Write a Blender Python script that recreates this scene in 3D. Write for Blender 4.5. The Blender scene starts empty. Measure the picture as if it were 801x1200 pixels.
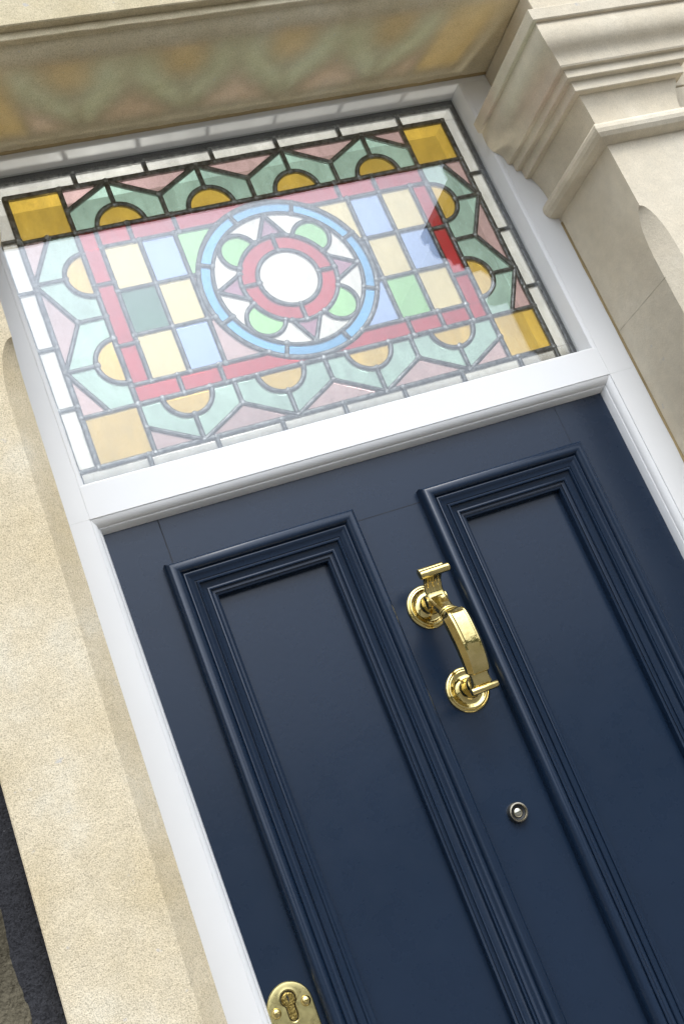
import bpy, bmesh, math, random
from mathutils import Vector, Matrix, noise
random.seed(7)
S = bpy.context.scene
COL = S.collection
PI = math.pi

# ------------------------------------------------------------------ helpers
def lerp(a, b, t): return a+(b-a)*t
def link(name, bm, mats, parent=None, smooth=False, recalc=True):
    if recalc: bmesh.ops.recalc_face_normals(bm, faces=bm.faces)
    me = bpy.data.meshes.new(name); bm.to_mesh(me); bm.free()
    if not isinstance(mats, (list, tuple)): mats = [mats]
    for m in mats: me.materials.append(m)
    if smooth:
        for p in me.polygons: p.use_smooth = True
    o = bpy.data.objects.new(name, me); COL.objects.link(o)
    if parent: o.parent = parent; o.matrix_parent_inverse = parent.matrix_world.inverted()
    return o
def thing(name, label, cat, loc=(0, 0, 0), group=None):
    o = bpy.data.objects.new(name, None); COL.objects.link(o)
    o.location = loc; o.empty_display_size = .05
    o.matrix_world = Matrix.Translation(loc)
    o['label'] = label; o['category'] = cat
    if group: o['group'] = group
    return o
def struct(o): o['kind'] = 'structure'; return o
def box(bm, x0, x1, y0, y1, z0, z1, mi=0):
    v = [bm.verts.new(p) for p in ((x0,y0,z0),(x1,y0,z0),(x1,y1,z0),(x0,y1,z0),(x0,y0,z1),(x1,y0,z1),(x1,y1,z1),(x0,y1,z1))]
    for f in ((0,3,2,1),(4,5,6,7),(0,1,5,4),(1,2,6,5),(2,3,7,6),(3,0,4,7)):
        bm.faces.new([v[i] for i in f]).material_index = mi
def extrude_x(bm, poly, xs):
    """poly [(y,z)], rings at each x of xs"""
    rings = [[bm.verts.new((x, y, z)) for y, z in poly] for x in xs]
    n = len(poly)
    for a, b in zip(rings, rings[1:]):
        for i in range(n): bm.faces.new((a[i], a[(i+1) % n], b[(i+1) % n], b[i]))
    bm.faces.new(rings[0]); bm.faces.new(rings[-1][::-1])
    return rings
def extrude_z(bm, polyf, zs):
    """polyf(z)->[(x,y)]"""
    rings = [[bm.verts.new((x, y, z)) for x, y in polyf(z)] for z in zs]
    n = len(rings[0])
    for a, b in zip(rings, rings[1:]):
        for i in range(n): bm.faces.new((a[i], a[(i+1) % n], b[(i+1) % n], b[i]))
    bm.faces.new(rings[0][::-1]); bm.faces.new(rings[-1])
def slab(bm, pts, y0, y1, mi=0):
    """polygon pts [(x,z)] extruded between y0 (front) and y1"""
    a = [bm.verts.new((x, y0, z)) for x, z in pts]; b = [bm.verts.new((x, y1, z)) for x, z in pts]
    n = len(pts)
    fs = [bm.faces.new(a), bm.faces.new(b[::-1])]
    for i in range(n): fs.append(bm.faces.new((a[i], b[i], b[(i+1) % n], a[(i+1) % n])))
    for f in fs: f.material_index = mi
def bevel(o, w, seg=2, angle=30):
    m = o.modifiers.new('bevel', 'BEVEL'); m.width = w; m.segments = seg
    m.limit_method = 'ANGLE'; m.angle_limit = math.radians(angle); m.harden_normals = False
    for p in o.data.polygons: p.use_smooth = True
    try:
        e = o.modifiers.new('wn', 'WEIGHTED_NORMAL'); e.keep_sharp = True
    except Exception: pass
    return o
def smooth_by_angle(o, deg=35):
    me = o.data
    for p in me.polygons: p.use_smooth = True
    bm = bmesh.new(); bm.from_mesh(me)
    for e in bm.edges:
        if len(e.link_faces) == 2 and e.calc_face_angle(0) > math.radians(deg): e.smooth = False
    bm.to_mesh(me); bm.free()
    return o
def lathe(bm, prof, c, n=48, axis='y', mi=0):
    """prof [(r, d)], d = distance in front of c along -Y"""
    rings = []
    for r, d in prof:
        if r < 1e-6: rings.append([bm.verts.new((c[0], c[1]-d, c[2]))])
        else: rings.append([bm.verts.new((c[0]+r*math.cos(2*PI*i/n), c[1]-d, c[2]+r*math.sin(2*PI*i/n))) for i in range(n)])
    for a, b in zip(rings, rings[1:]):
        for i in range(n):
            j = (i+1) % n
            if len(a) == 1 and len(b) == 1: continue
            if len(a) == 1: f = bm.faces.new((a[0], b[i], b[j]))
            elif len(b) == 1: f = bm.faces.new((a[i], b[0], a[j]))
            else: f = bm.faces.new((a[i], b[i], b[j], a[j]))
            f.material_index = mi

# ------------------------------------------------------------------ materials
def newmat(name):
    m = bpy.data.materials.new(name); m.use_nodes = True
    nt = m.node_tree; nt.nodes.clear()
    out = nt.nodes.new('ShaderNodeOutputMaterial')
    return m, nt, out
def N(nt, t, **kw):
    n = nt.nodes.new(t)
    for k, v in kw.items():
        if k in n.inputs: n.inputs[k].default_value = v
        else: setattr(n, k, v)
    return n
def noise_tex(nt, scale, detail=4, rough=.55, vec=None, dist=0):
    n = N(nt, 'ShaderNodeTexNoise'); n.inputs['Scale'].default_value = scale
    n.inputs['Detail'].default_value = detail; n.inputs['Roughness'].default_value = rough
    n.inputs['Distortion'].default_value = dist
    if vec: nt.links.new(vec, n.inputs['Vector'])
    return n
def ramp(nt, fac, stops):
    r = N(nt, 'ShaderNodeValToRGB'); e = r.color_ramp.elements
    while len(e) < len(stops): e.new(.5)
    for q, (p, c) in zip(e, stops):
        q.position = p; q.color = (*c, 1) if len(c) == 3 else c
    nt.links.new(fac, r.inputs[0]); return r
def mixc(nt, fac, a, b, mode='MIX'):
    m = N(nt, 'ShaderNodeMix', data_type='RGBA', blend_type=mode)
    for s, v in ((0, fac), (6, a), (7, b)):
        if hasattr(v, 'links') or hasattr(v, 'is_linked'): nt.links.new(v, m.inputs[s])
        else: m.inputs[s].default_value = v if s == 0 else (*v, 1)
    return m.outputs[2]
def pos(nt):
    g = N(nt, 'ShaderNodeNewGeometry'); return g.outputs['Position']

def stone(name, c0, c1, c2, grain=.5, fine=900, pits=.3, rough=.85, stain=None, bigbump=.0):
    m, nt, out = newmat(name); p = pos(nt)
    big = noise_tex(nt, 7, 5, .6, p); mid = noise_tex(nt, 45, 4, .6, p); fn = noise_tex(nt, fine, 2, .6, p)
    base = ramp(nt, big.outputs[0], [(.3, c0), (.55, c1), (.75, c2)]).outputs[0]
    md = ramp(nt, mid.outputs[0], [(.3, (.93, .925, .91)), (.7, (1.04, 1.03, 1.01))]).outputs[0]
    col = mixc(nt, 1.0, base, md, 'MULTIPLY')
    fr = ramp(nt, fn.outputs[0], [(.25, (1-grain,)*3), (.5, (1, 1, 1)), (.8, (1+grain*.6,)*3)]).outputs[0]
    col = mixc(nt, 1.0, col, fr, 'MULTIPLY')
    # small grey lichen / lime spots
    sp = noise_tex(nt, 55, 3, .5, p)
    msk = ramp(nt, sp.outputs[0], [(.72, (0, 0, 0)), (.78, (1, 1, 1))]).outputs[0]
    col = mixc(nt, mixc(nt, 1.0, msk, (.55, .55, .55), 'MULTIPLY'), col, (.42, .42, .43))
    if stain:
        st = noise_tex(nt, 11, 5, .65, p, 1.2)
        sm = ramp(nt, st.outputs[0], [(.45, (0, 0, 0)), (.7, (1, 1, 1))]).outputs[0]
        col = mixc(nt, sm, col, stain)
    bs = N(nt, 'ShaderNodeBsdfPrincipled'); bs.inputs['Roughness'].default_value = rough
    bs.inputs['Specular IOR Level'].default_value = .08
    nt.links.new(col, bs.inputs['Base Color'])
    b1 = N(nt, 'ShaderNodeBump'); b1.inputs['Strength'].default_value = grain; b1.inputs['Distance'].default_value = .0012
    nt.links.new(fn.outputs[0], b1.inputs['Height'])
    b2 = N(nt, 'ShaderNodeBump'); b2.inputs['Strength'].default_value = pits; b2.inputs['Distance'].default_value = .004
    m2 = noise_tex(nt, 120, 4, .7, p); nt.links.new(m2.outputs[0], b2.inputs['Height']); nt.links.new(b1.outputs[0], b2.inputs['Normal'])
    b3 = N(nt, 'ShaderNodeBump'); b3.inputs['Strength'].default_value = bigbump; b3.inputs['Distance'].default_value = .01
    nt.links.new(mid.outputs[0], b3.inputs['Height']); nt.links.new(b2.outputs[0], b3.inputs['Normal'])
    nt.links.new(b3.outputs[0], bs.inputs['Normal'])
    nt.links.new(bs.outputs[0], out.inputs[0]); return m

M_left = stone('rough_sandstone', (.54, .445, .285), (.61, .525, .375), (.66, .61, .49), grain=.50, fine=760, pits=.25, bigbump=.06)
M_right = stone('smooth_limestone', (.60, .525, .40), (.64, .57, .445), (.67, .61, .495), grain=.20, fine=800, pits=.22)
M_lintel = stone('lintel_sandstone', (.52, .44, .28), (.58, .505, .35), (.63, .565, .42), grain=.3, fine=600, pits=.3, bigbump=.12)
M_rubble = stone('rubble_stone', (.06, .052, .036), (.13, .113, .078), (.22, .195, .14), grain=.5, fine=300, pits=.9, bigbump=.6)
M_mortar = stone('dark_mortar', (.024, .024, .027), (.040, .040, .044), (.06, .06, .065), grain=.6, fine=420, pits=.9, bigbump=.3)

M_joint = stone('joint_mortar', (.30, .26, .19), (.34, .30, .22), (.38, .34, .27), grain=.3)
def paint(name, c, rough, coat=0, var=.04, bump=.05, bscale=60, spec=.5):
    m, nt, out = newmat(name); p = pos(nt)
    n1 = noise_tex(nt, 5, 4, .6, p); n2 = noise_tex(nt, bscale, 3, .5, p)
    r = ramp(nt, n1.outputs[0], [(.3, tuple(x*(1-var) for x in c)), (.7, tuple(min(1, x*(1+var)) for x in c))])
    bs = N(nt, 'ShaderNodeBsdfPrincipled'); nt.links.new(r.outputs[0], bs.inputs['Base Color'])
    bs.inputs['Roughness'].default_value = rough; bs.inputs['Coat Weight'].default_value = coat; bs.inputs['Coat Roughness'].default_value = .12
    bs.inputs['Specular IOR Level'].default_value = spec
    rr = ramp(nt, noise_tex(nt, 22, 4, .6, p).outputs[0], [(.3, (rough*.9,)*3), (.7, (rough*1.12,)*3)])
    nt.links.new(rr.outputs[0], bs.inputs['Roughness'])
    b = N(nt, 'ShaderNodeBump'); b.inputs['Strength'].default_value = bump; b.inputs['Distance'].default_value = .001
    nt.links.new(n2.outputs[0], b.inputs['Height']); nt.links.new(b.outputs[0], bs.inputs['Normal'])
    nt.links.new(bs.outputs[0], out.inputs[0]); return m
M_navy = paint('navy_door_paint', (.0070, .0165, .035), .28, 0, .06, .10, 140, .34); M_navy.node_tree.nodes['Principled BSDF'].inputs['Coat Weight'].default_value = .08
M_seam = paint('navy_seam', (.004, .006, .011), .7)
M_white = paint('white_frame_paint', (.71, .705, .69), .42, 0, .02, .10, 90, .3)
M_hall = paint('hall_wall_paint', (.27, .265, .25), .8)
M_hfloor = paint('hall_floor_wood', (.25, .16, .09), .5)
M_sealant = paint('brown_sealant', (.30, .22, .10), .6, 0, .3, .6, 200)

def metal(name, c, rough, bump=.1, scale=40, tint=None):
    m, nt, out = newmat(name); p = pos(nt)
    bs = N(nt, 'ShaderNodeBsdfPrincipled'); bs.inputs['Metallic'].default_value = 1
    n1 = noise_tex(nt, scale, 4, .6, p)
    r = ramp(nt, n1.outputs[0], [(.35, tint or tuple(x*.85 for x in c)), (.65, c)]); nt.links.new(r.outputs[0], bs.inputs['Base Color'])
    rr = ramp(nt, noise_tex(nt, 150, 3, .6, p).outputs[0], [(.3, (rough*.8,)*3), (.75, (rough*1.4,)*3)]); nt.links.new(rr.outputs[0], bs.inputs['Roughness'])
    b = N(nt, 'ShaderNodeBump'); b.inputs['Strength'].default_value = bump; b.inputs['Distance'].default_value = .002
    nt.links.new(noise_tex(nt, scale*2, 3, .5, p).outputs[0], b.inputs['Height']); nt.links.new(b.outputs[0], bs.inputs['Normal'])
    nt.links.new(bs.outputs[0], out.inputs[0]); return m
M_brass = metal('polished_brass', (.74, .60, .27), .12, .22, 60, (.62, .49, .19))
M_brass2 = metal('brushed_brass', (.66, .55, .25), .30, .10, 30, (.58, .50, .22))
M_oldbrass = metal('aged_brass', (.42, .31, .10), .28, .5, 200, (.22, .15, .04))
M_nickel = metal('antique_nickel', (.42, .38, .30), .25, .1, 80, (.25, .22, .16))
M_dark = paint('black_recess', (.006, .006, .006), .6)
# lead: soft grey metal with brighter solder
M_lead = metal('lead_came', (.17, .168, .165), .38, .5, 130, (.03, .03, .03))
M_solder = metal('solder_joint', (.34, .335, .33), .36, .6, 200, (.07, .07, .065))
M_spacer = paint('black_spacer', (.010, .010, .012), .4)

def two_sided_fresnel(nt, ior):
    fr = N(nt, 'ShaderNodeFresnel'); g = N(nt, 'ShaderNodeNewGeometry')
    mr = N(nt, 'ShaderNodeMapRange'); mr.inputs['To Min'].default_value = ior; mr.inputs['To Max'].default_value = 1/ior
    nt.links.new(g.outputs['Backfacing'], mr.inputs[0]); nt.links.new(mr.outputs[0], fr.inputs[0]); return fr

def clear_glass(name, ior=1.5, bump=0):
    m, nt, out = newmat(name)
    tr = N(nt, 'ShaderNodeBsdfTransparent'); tr.inputs[0].default_value = (.97, .985, .98, 1)
    gl = N(nt, 'ShaderNodeBsdfGlossy'); gl.inputs['Roughness'].default_value = .0
    fr = two_sided_fresnel(nt, ior)
    mx = N(nt, 'ShaderNodeMixShader'); nt.links.new(fr.outputs[0], mx.inputs[0]); nt.links.new(tr.outputs[0], mx.inputs[1]); nt.links.new(gl.outputs[0], mx.inputs[2])
    nt.links.new(mx.outputs[0], out.inputs[0]); return m
M_pane = clear_glass('clear_pane', 1.78)

def stained(name, c, streak=.12, wave=.35, trans=.45, scale=30):
    """cathedral glass: tinted straight transmission + tinted diffuse scatter + surface gloss"""
    m, nt, out = newmat(name); p = pos(nt)
    mp = N(nt, 'ShaderNodeMapping'); mp.inputs['Rotation'].default_value = (0, math.radians(-25), 0); mp.inputs['Scale'].default_value = (2.2, 1, .8)
    nt.links.new(p, mp.inputs[0])
    st = noise_tex(nt, scale, 4, .6, mp.outputs[0], .8)
    dk = tuple(x*(1-streak*1.3) for x in c); lt = tuple(min(1, x*(1+streak)) for x in c)
    col = ramp(nt, st.outputs[0], [(.3, dk), (.7, lt)]).outputs[0]
    gi = N(nt, 'ShaderNodeNewGeometry')
    rv = ramp(nt, gi.outputs['Random Per Island'], [(0, (.84, .84, .85)), (1, (1.06, 1.06, 1.05))]).outputs[0]
    s2 = noise_tex(nt, 75, 3, .6, mp.outputs[0], 2.5)
    rs = ramp(nt, s2.outputs[0], [(.35, (1-streak*.7,)*3), (.62, (1+streak*.35,)*3)]).outputs[0]
    col = mixc(nt, 1.0, mixc(nt, 1.0, col, rv, 'MULTIPLY'), rs, 'MULTIPLY')
    sq = N(nt, 'ShaderNodeGamma'); sq.inputs[1].default_value = .5; nt.links.new(col, sq.inputs[0])   # two faces multiply
    b = N(nt, 'ShaderNodeBump'); b.inputs['Strength'].default_value = wave; b.inputs['Distance'].default_value = .002
    nt.links.new(noise_tex(nt, 90, 3, .5, mp.outputs[0], .5).outputs[0], b.inputs['Height'])
    tr = N(nt, 'ShaderNodeBsdfTransparent'); nt.links.new(sq.outputs[0], tr.inputs[0])
    tl = N(nt, 'ShaderNodeBsdfTranslucent'); nt.links.new(sq.outputs[0], tl.inputs[0]); nt.links.new(b.outputs[0], tl.inputs[1])
    m1 = N(nt, 'ShaderNodeMixShader'); m1.inputs[0].default_value = trans; nt.links.new(tr.outputs[0], m1.inputs[1]); nt.links.new(tl.outputs[0], m1.inputs[2])
    gl = N(nt, 'ShaderNodeBsdfGlossy'); gl.inputs['Roughness'].default_value = .12; nt.links.new(b.outputs[0], gl.inputs['Normal'])
    fr = two_sided_fresnel(nt, 1.5)
    m2 = N(nt, 'ShaderNodeMixShader'); nt.links.new(fr.outputs[0], m2.inputs[0]); nt.links.new(m1.outputs[0], m2.inputs[1]); nt.links.new(gl.outputs[0], m2.inputs[2])
    nt.links.new(m2.outputs[0], out.inputs[0]); return m
TR = .13
G = dict(
    amber=stained('amber_glass', (.78, .53, .09), .16, .4, TR, 14),
    cream=stained('pale_yellow_glass', (.80, .68, .36), .08, .4, TR),
    teal=stained('seafoam_glass', (.44, .66, .60), .16, .5, TR, 22),
    pink=stained('rose_glass', (.60, .42, .44), .12, .4, TR),
    red=stained('ruby_glass', (.52, .008, .02), .12, .3, TR),
    blue=stained('pale_blue_glass', (.35, .50, .90), .05, .3, TR),
    sky=stained('sky_blue_glass', (.14, .46, .88), .05, .3, TR),
    green=stained('light_green_glass', (.34, .72, .30), .06, .4, TR),
    dgreen=stained('bottle_green_glass', (.05, .16, .10), .15, .4, TR),
    mauve=stained('mauve_glass', (.38, .17, .27), .10, .4, TR),
    clear=stained('clear_textured_glass', (.78, .785, .775), .14, 1.0, .22, 20),
)
GN = list(G); GI = {k: i for i, k in enumerate(GN)}; GM = [G[k] for k in GN]

# ------------------------------------------------------------------ ground
bm = bmesh.new(); box(bm, -60, 60, -120, 60, -2.4, -2.3)
m, nt, out = newmat('paving'); p = pos(nt)
bk = N(nt, 'ShaderNodeTexBrick'); bk.inputs['Scale'].default_value = 1.0; bk.inputs['Color1'].default_value = (.17, .16, .145, 1); bk.inputs['Color2'].default_value = (.13, .125, .12, 1); bk.inputs['Mortar'].default_value = (.06, .06, .06, 1); bk.inputs['Mortar Size'].default_value = .01
nt.links.new(p, bk.inputs[0]); bs = N(nt, 'ShaderNodeBsdfPrincipled'); bs.inputs['Roughness'].default_value = .8
nt.links.new(mixc(nt, .35, bk.outputs[0], noise_tex(nt, 6, 6, .6, p).outputs[1], 'MULTIPLY'), bs.inputs['Base Color']); nt.links.new(bs.outputs[0], out.inputs[0])
struct(link('ground', bm, m))
bm = bmesh.new(); box(bm, -.12, .88, -.60, -.16, -2.3, -2.12)
struct(link('doorstep', bm, M_right))

bm = bmesh.new(); n = 90; rings = []     # unseen dark slope, added to darken low reflections in door and brass
for k in range(n+1):
    a = lerp(-PI*.95, -PI*.05, k/n); c_, s_ = math.cos(a), math.sin(a)
    h = 4.2+1.6*noise.noise(Vector((k*.13, 1, 1)))+.6*noise.noise(Vector((k*.6, 4, 1)))
    rings.append([bm.verts.new((R_*c_, R_*s_, z)) for R_, z in ((34, -2.35), (38, lerp(-2.3, h, .45)), (44, lerp(-2.3, h, .85)), (50, h), (60, h*.9))])
for a, b in zip(rings, rings[1:]):
    for i in range(4): bm.faces.new((a[i], a[i+1], b[i+1], b[i]))
struct(link('reflection_blocker', bm, stone('blocker_dark_green', (.02, .03, .012), (.035, .05, .02), (.06, .065, .035), fine=8), smooth=True))

# ------------------------------------------------------------------ hallway behind the glass
bm = bmesh.new(); box(bm, -.45, -.35, .12, 4.0, -2.2, .74); struct(link('hall_wall', bm, M_hall))
bm = bmesh.new(); box(bm, 1.15, 1.25, .12, 4.0, -2.2, .74); struct(link('hall_wall', bm, M_hall))
bm = bmesh.new(); box(bm, -.45, 1.25, 4.0, 4.1, -2.2, .74); struct(link('hall_wall', bm, M_hall))
bm = bmesh.new(); box(bm, -.45, 1.25, .12, 4.1, .74, .80); struct(link('hall_ceiling', bm, M_hall))
bm = bmesh.new(); box(bm, -.45, 1.25, .12, 4.1, -2.2, -2.12); struct(link('hall_floor', bm, M_hfloor))

# ------------------------------------------------------------------ stonework
ZB = -2.3
def pil_shaft(side, ztop=.1985):
    """side=+1 right, -1 left. returns poly function of z: reveal, stop-chamfer, front, outer side"""
    def f(z):
        if side > 0: rx, ox = .845, 1.000
        else:
            rx, ox = lerp(-.100, -.084, (z+.74)/.95), lerp(-.2498, -.2430, (z+.7)/.4)
        d = side
        zs = .086 if side > 0 else .098            # stop of the chamfer
        t = max(0, min(1, (zs-z)/.085)); c = math.sqrt(max(0, 1-(1-t)**2)) if t > 0 else 0
        cx = .0255*c + .0001; cy = .026*c + .0001
        return [(rx, -.0445 if side > 0 else -.0445), (rx, -.228+cy), (rx+d*cx, -.228), (ox-d*.0015, -.228), (ox, -.2265), (ox, -.02), (rx, -.02)]
    zs = [ZB, -1.6, -.9, -.5, -.3, -.15, -.05]
    z0 = .086 if side > 0 else .098
    zs += [z0-.085*(1-math.cos(PI/2*k/12)) for k in range(12, -1, -1)]
    zs = sorted(set([z for z in zs if z < z0] + [z0, z0+.03, ztop]))
    return f, zs
CAPP = [(0, .1985), (.010, .2000), (.0175, .2035), (.0220, .2090), (.0235, .2150), (.0222, .2215), (.0180, .2270), (.0115, .2310), (.0045, .2330),
        (.0030, .2345), (.0034, .2450), (.0048, .2560), (.0075, .2670), (.0110, .2765), (.0135, .2830),
        (.0140, .2850), (.0235, .2855), (.0245, .2865), (.0245, .3020), (.0250, .3030), (.0335, .3035), (.0345, .3045), (.0345, .3175), (.0350, .3185),
        (.0415, .3190), (.0430, .3215), (.0436, .3270), (.0442, .3320), (.0458, .3370), (.0490, .3415), (.0535, .3455), (.0578, .3500), (.0608, .3560), (.0624, .3630), (.0630, .3720), (.0618, .3850),
        (.0610, .3865), (.0610, .3895), (.0660, .3900), (.0675, .3915), (.0680, .4100), (.0655, .4125), (0, .4200)]
def capital(side, parent):
    rx, ox = (.845, 1.0) if side > 0 else (-.097, -.243)
    d = side; bm = bmesh.new(); rings = []
    for p, z in CAPP:
        pts = []
        ya = -.0445
        segs = [((rx-d*p, ya), (rx-d*p, -.228-p), 14), ((rx-d*p, -.228-p), (ox+d*p, -.228-p), 14), ((ox+d*p, -.228-p), (ox+d*p, -.10), 8)]
        for a, b, n in segs:
            for k in range(n): pts.append((lerp(a[0], b[0], k/n), lerp(a[1], b[1], k/n)))
        pts.append((ox+d*p, -.10))
        ring = []
        for x, y in pts:
            w = noise.noise(Vector((x*14, y*14, z*14)))*.0003 + noise.noise(Vector((x*60, y*60, z*60)))*.00012
            ww = w if abs(y-ya) > 1e-4 else 0
            ring.append(bm.verts.new((x+w*.6, y+ww*.6, z+w)))
        rings.append(ring)
    for a, b in zip(rings, rings[1:]):
        for i in range(len(a)-1): bm.faces.new((a[i], a[i+1], b[i+1], b[i]))
    # close the two ends against the frame and the wall
    bx = lerp(rx, ox, .5)
    bm.faces.new([r[0] for r in rings] ); bm.faces.new([r[-1] for r in rings][::-1])
    bm.faces.new(rings[-1])
    o = link('capital', bm, M_right if side > 0 else M_left, parent, smooth=True)
    smooth_by_angle(o, 24)
    return o
for side in (1, -1):
    rx, ox = (.845, 1.0) if side > 0 else (-.09, -.245)
    t = thing('stone_pilaster', 'smooth pale stone pilaster with crisp moulded capital at the right of the door' if side > 0 else 'coarse yellow sandstone pilaster between the dark mortar joint and the white frame', 'pilaster', (rx, -.13, ZB))
    f, zs = pil_shaft(side); bm = bmesh.new()
    extrude_z(bm, f, zs)
    o = link('shaft', bm, M_right if side > 0 else M_left, t); smooth_by_angle(o, 30)
    m_ = o.modifiers.new('bevel', 'BEVEL'); m_.width = .0018; m_.segments = 2; m_.limit_method = 'ANGLE'; m_.angle_limit = math.radians(40)
    capital(side, t)
    if side > 0:      # fine bed joint round reveal and front
        bm = bmesh.new(); n = 24; za = -.0262
        def jz(q): return za+.0004*noise.noise(Vector((q*60, 0, 4)))
        for (a, b, dx, dy) in (((.8448, -.050), (.8448, -.2045), 0, 0), ((.8700, -.2282), (.993, -.2282), 0, 0)):
            prev = None
            for k in range(n+1):
                x, y = lerp(a[0], b[0], k/n), lerp(a[1], b[1], k/n); z = jz(x+y)
                h = .00034*(1+.5*noise.noise(Vector((x*80, y*80, 2))))
                cur = (bm.verts.new((x, y, z-h)), bm.verts.new((x, y, z+h)))
                if prev: bm.faces.new((prev[0], cur[0], cur[1], prev[1]))
                prev = cur
        link('mortar_joint', bm, M_joint, t)
    # block under the lintel, above the capital
    bm = bmesh.new()
    rr, oo = (.845, 1.0) if side > 0 else (-.097, -.243)
    box(bm, min(rr, oo), max(rr, oo), -.228, -.02, .405, .5065)
    bevel(link('impost_block', bm, M_right if side > 0 else M_lintel, t), .002)
# lintel
LP = [(.10, .508), (-.205, .508), (-.2130, .5085), (-.2200, .5110), (-.2265, .5150), (-.2320, .5195), (-.2365, .5245), (-.2385, .5270), (-.2470, .5272), (-.2480, .5282),
      (-.2480, .5395), (-.2475, .5405), (-.2590, .5405), (-.2605, .5420), (-.2605, 1.25), (.10, 1.25)]
bm = bmesh.new(); n = 160
rings = extrude_x(bm, LP, [lerp(-.75, 1.5, k/n) for k in range(n+1)])
for r in rings:
    for i, v in enumerate(r):
        if 1 <= i <= 12:
            x, y, z = v.co
            a = noise.noise(Vector((x*16, i*.35, 3)))*.0007 + noise.noise(Vector((x*70, i*.8, 9)))*.0006
            if i in (2, 3, 7): a *= 1.5
            v.co.y += a; v.co.z += a*.6
t = thing('stone_lintel', 'sandstone lintel with hollow moulded lower edge spanning above the stained glass', 'lintel', (.375, -.1, .508))
o = link('lintel_block', bm, M_lintel, t); smooth_by_angle(o, 32)
bm = bmesh.new(); k = 0
# walls either side
def rock(bm, x0, x1, y0, z0, z1, seed, amp=.02, nx=14, nz=10):
    grid = []
    for j in range(nz+1):
        row = []
        for i in range(nx+1):
            u, v = i/nx, j/nz; x = lerp(x0, x1, u); z = lerp(z0, z1, v)
            e = min(1, min(u, 1-u)*5)*min(1, min(v, 1-v)*5); e = e**.35
            h = e*(.020+amp*.7*noise.fractal(Vector((x*9+seed, z*9, seed)), .8, 2.1, 5)) + .004*noise.noise(Vector((x*60, z*60, seed)))*e
            jx = .006*noise.noise(Vector((seed, z*20, x*4))); jz = .006*noise.noise(Vector((x*20, seed, 5)))
            row.append(bm.verts.new((x+jx, y0-h, z+jz)))
        grid.append(row)
    for j in range(nz):
        for i in range(nx): bm.faces.new((grid[j][i], grid[j][i+1], grid[j+1][i+1], grid[j+1][i]))
t = thing('rubble_wall', 'dark rock faced rubble wall with wide black mortar beside the sandstone pilaster', 'wall', (-.6, -.1, ZB))
bm = bmesh.new()
def wavex(z): return -.2455 + .0016*noise.noise(Vector((0, 0, z*30)))
n = 60; zs = [lerp(ZB, 1.25, k/n) for k in range(n+1)]
grid = []
xs = [-1.8, -.5, -.33, -.30, -.285, -.272, -.262, -.252, -.2405]
for z in zs: grid.append([bm.verts.new((x, -.204+.004*noise.noise(Vector((x*40, z*40, 2)))+.003*noise.noise(Vector((x*14, z*14, 2)))+(.004 if x > -.255 else 0), z)) for x in xs])
for a, b in zip(grid, grid[1:]):
    for i in range(len(xs)-1): bm.faces.new((a[i], a[i+1], b[i+1], b[i]))
o = link('mortar', bm, M_mortar, t, smooth=True)
z = -2.74; r = random.Random(3); rowi = 0
HS = [.16, .19, .15, .2, .17, .18, .16, .21, .14, .17, .13, .40, .16, .19, .17, .15, .2, .18, .16, .2]
while z < 1.0 and rowi < len(HS):
    h = HS[rowi]; x = -.2745-r.uniform(0, .003)
    while x > -1.7:
        w = r.uniform(.16, .38); bm = bmesh.new()
        rock(bm, x-w, x, -.200, z+.006, z+h-.006, r.uniform(0, 50), nx=int(w*110), nz=int(h*110))
        if x > -.9 or True: link('rubble_block', bm, M_rubble, t, smooth=True)
        x -= w+.016
    z += h; rowi += 1
bm = bmesh.new(); 
z = ZB
t2 = thing('ashlar_wall', 'pale dressed stone wall face beyond the right pilaster', 'wall', (1.3, -.1, ZB))
while z < .50:
    z1 = min(z+.26, .505); box(bm, .999, 1.9, -.200, 0, z, z1-.002); z = z1
bevel(link('ashlar_face', bm, M_right, t2), .002)

# ------------------------------------------------------------------ door frame
fr = thing('door_frame', 'white painted timber door frame with transom rail between navy door and stained glass', 'door frame', (.375, 0, -2.12))
XR, XL = .787, -.037
bm = bmesh.new()
def upR(z): return [(.844, -.044), (.7950, -.044), (.7945, -.0434), (.7938, -.044), (.7905, -.0438), (.7878, -.0422), (XR, -.0400), (XR, .09), (.844, .09)]
extrude_z(bm, upR, [-.0905, .4968]); o = link('right_stile', bm, M_white, fr); smooth_by_angle(o, 30)
bm = bmesh.new()
def upL(z): return [(-.12, -.044), (-.0450, -.044), (-.0445, -.0434), (-.0438, -.044), (-.0405, -.0438), (-.0378, -.0422), (XL, -.0400), (XL, .09), (-.12, .09)]
extrude_z(bm, upL, [-.0905, .4968]); o = link('left_stile', bm, M_white, fr); smooth_by_angle(o, 30)
bm = bmesh.new(); box(bm, .7947, .844, -.044, .09, -2.12, -.0907)
o = link('right_stile', bm, M_white, fr)
bm = bmesh.new(); box(bm, -.125, -.0453, -.044, .09, -2.12, -.0907)
o = link('left_stile', bm, M_white, fr)
for o in fr.children: o.name = 'stile'
# head
bm = bmesh.new(); extrude_x(bm, [(-.044, .4990), (-.0435, .4980), (-.0425, .4970), (.09, .4970), (.09, .5075), (-.044, .5075)], [-.12, .844])
link('head_rail', bm, M_white, fr)
# transom rail
bm = bmesh.new(); extrude_x(bm, [(-.0441, -.0905), (-.0441, -.0420), (-.0435, -.0400), (-.0415, -.0390), (.0, -.034), (.09, -.030), (.09, -.0905)], [-.0443, .7943])
link('transom_rail', bm, M_white, fr)
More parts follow.
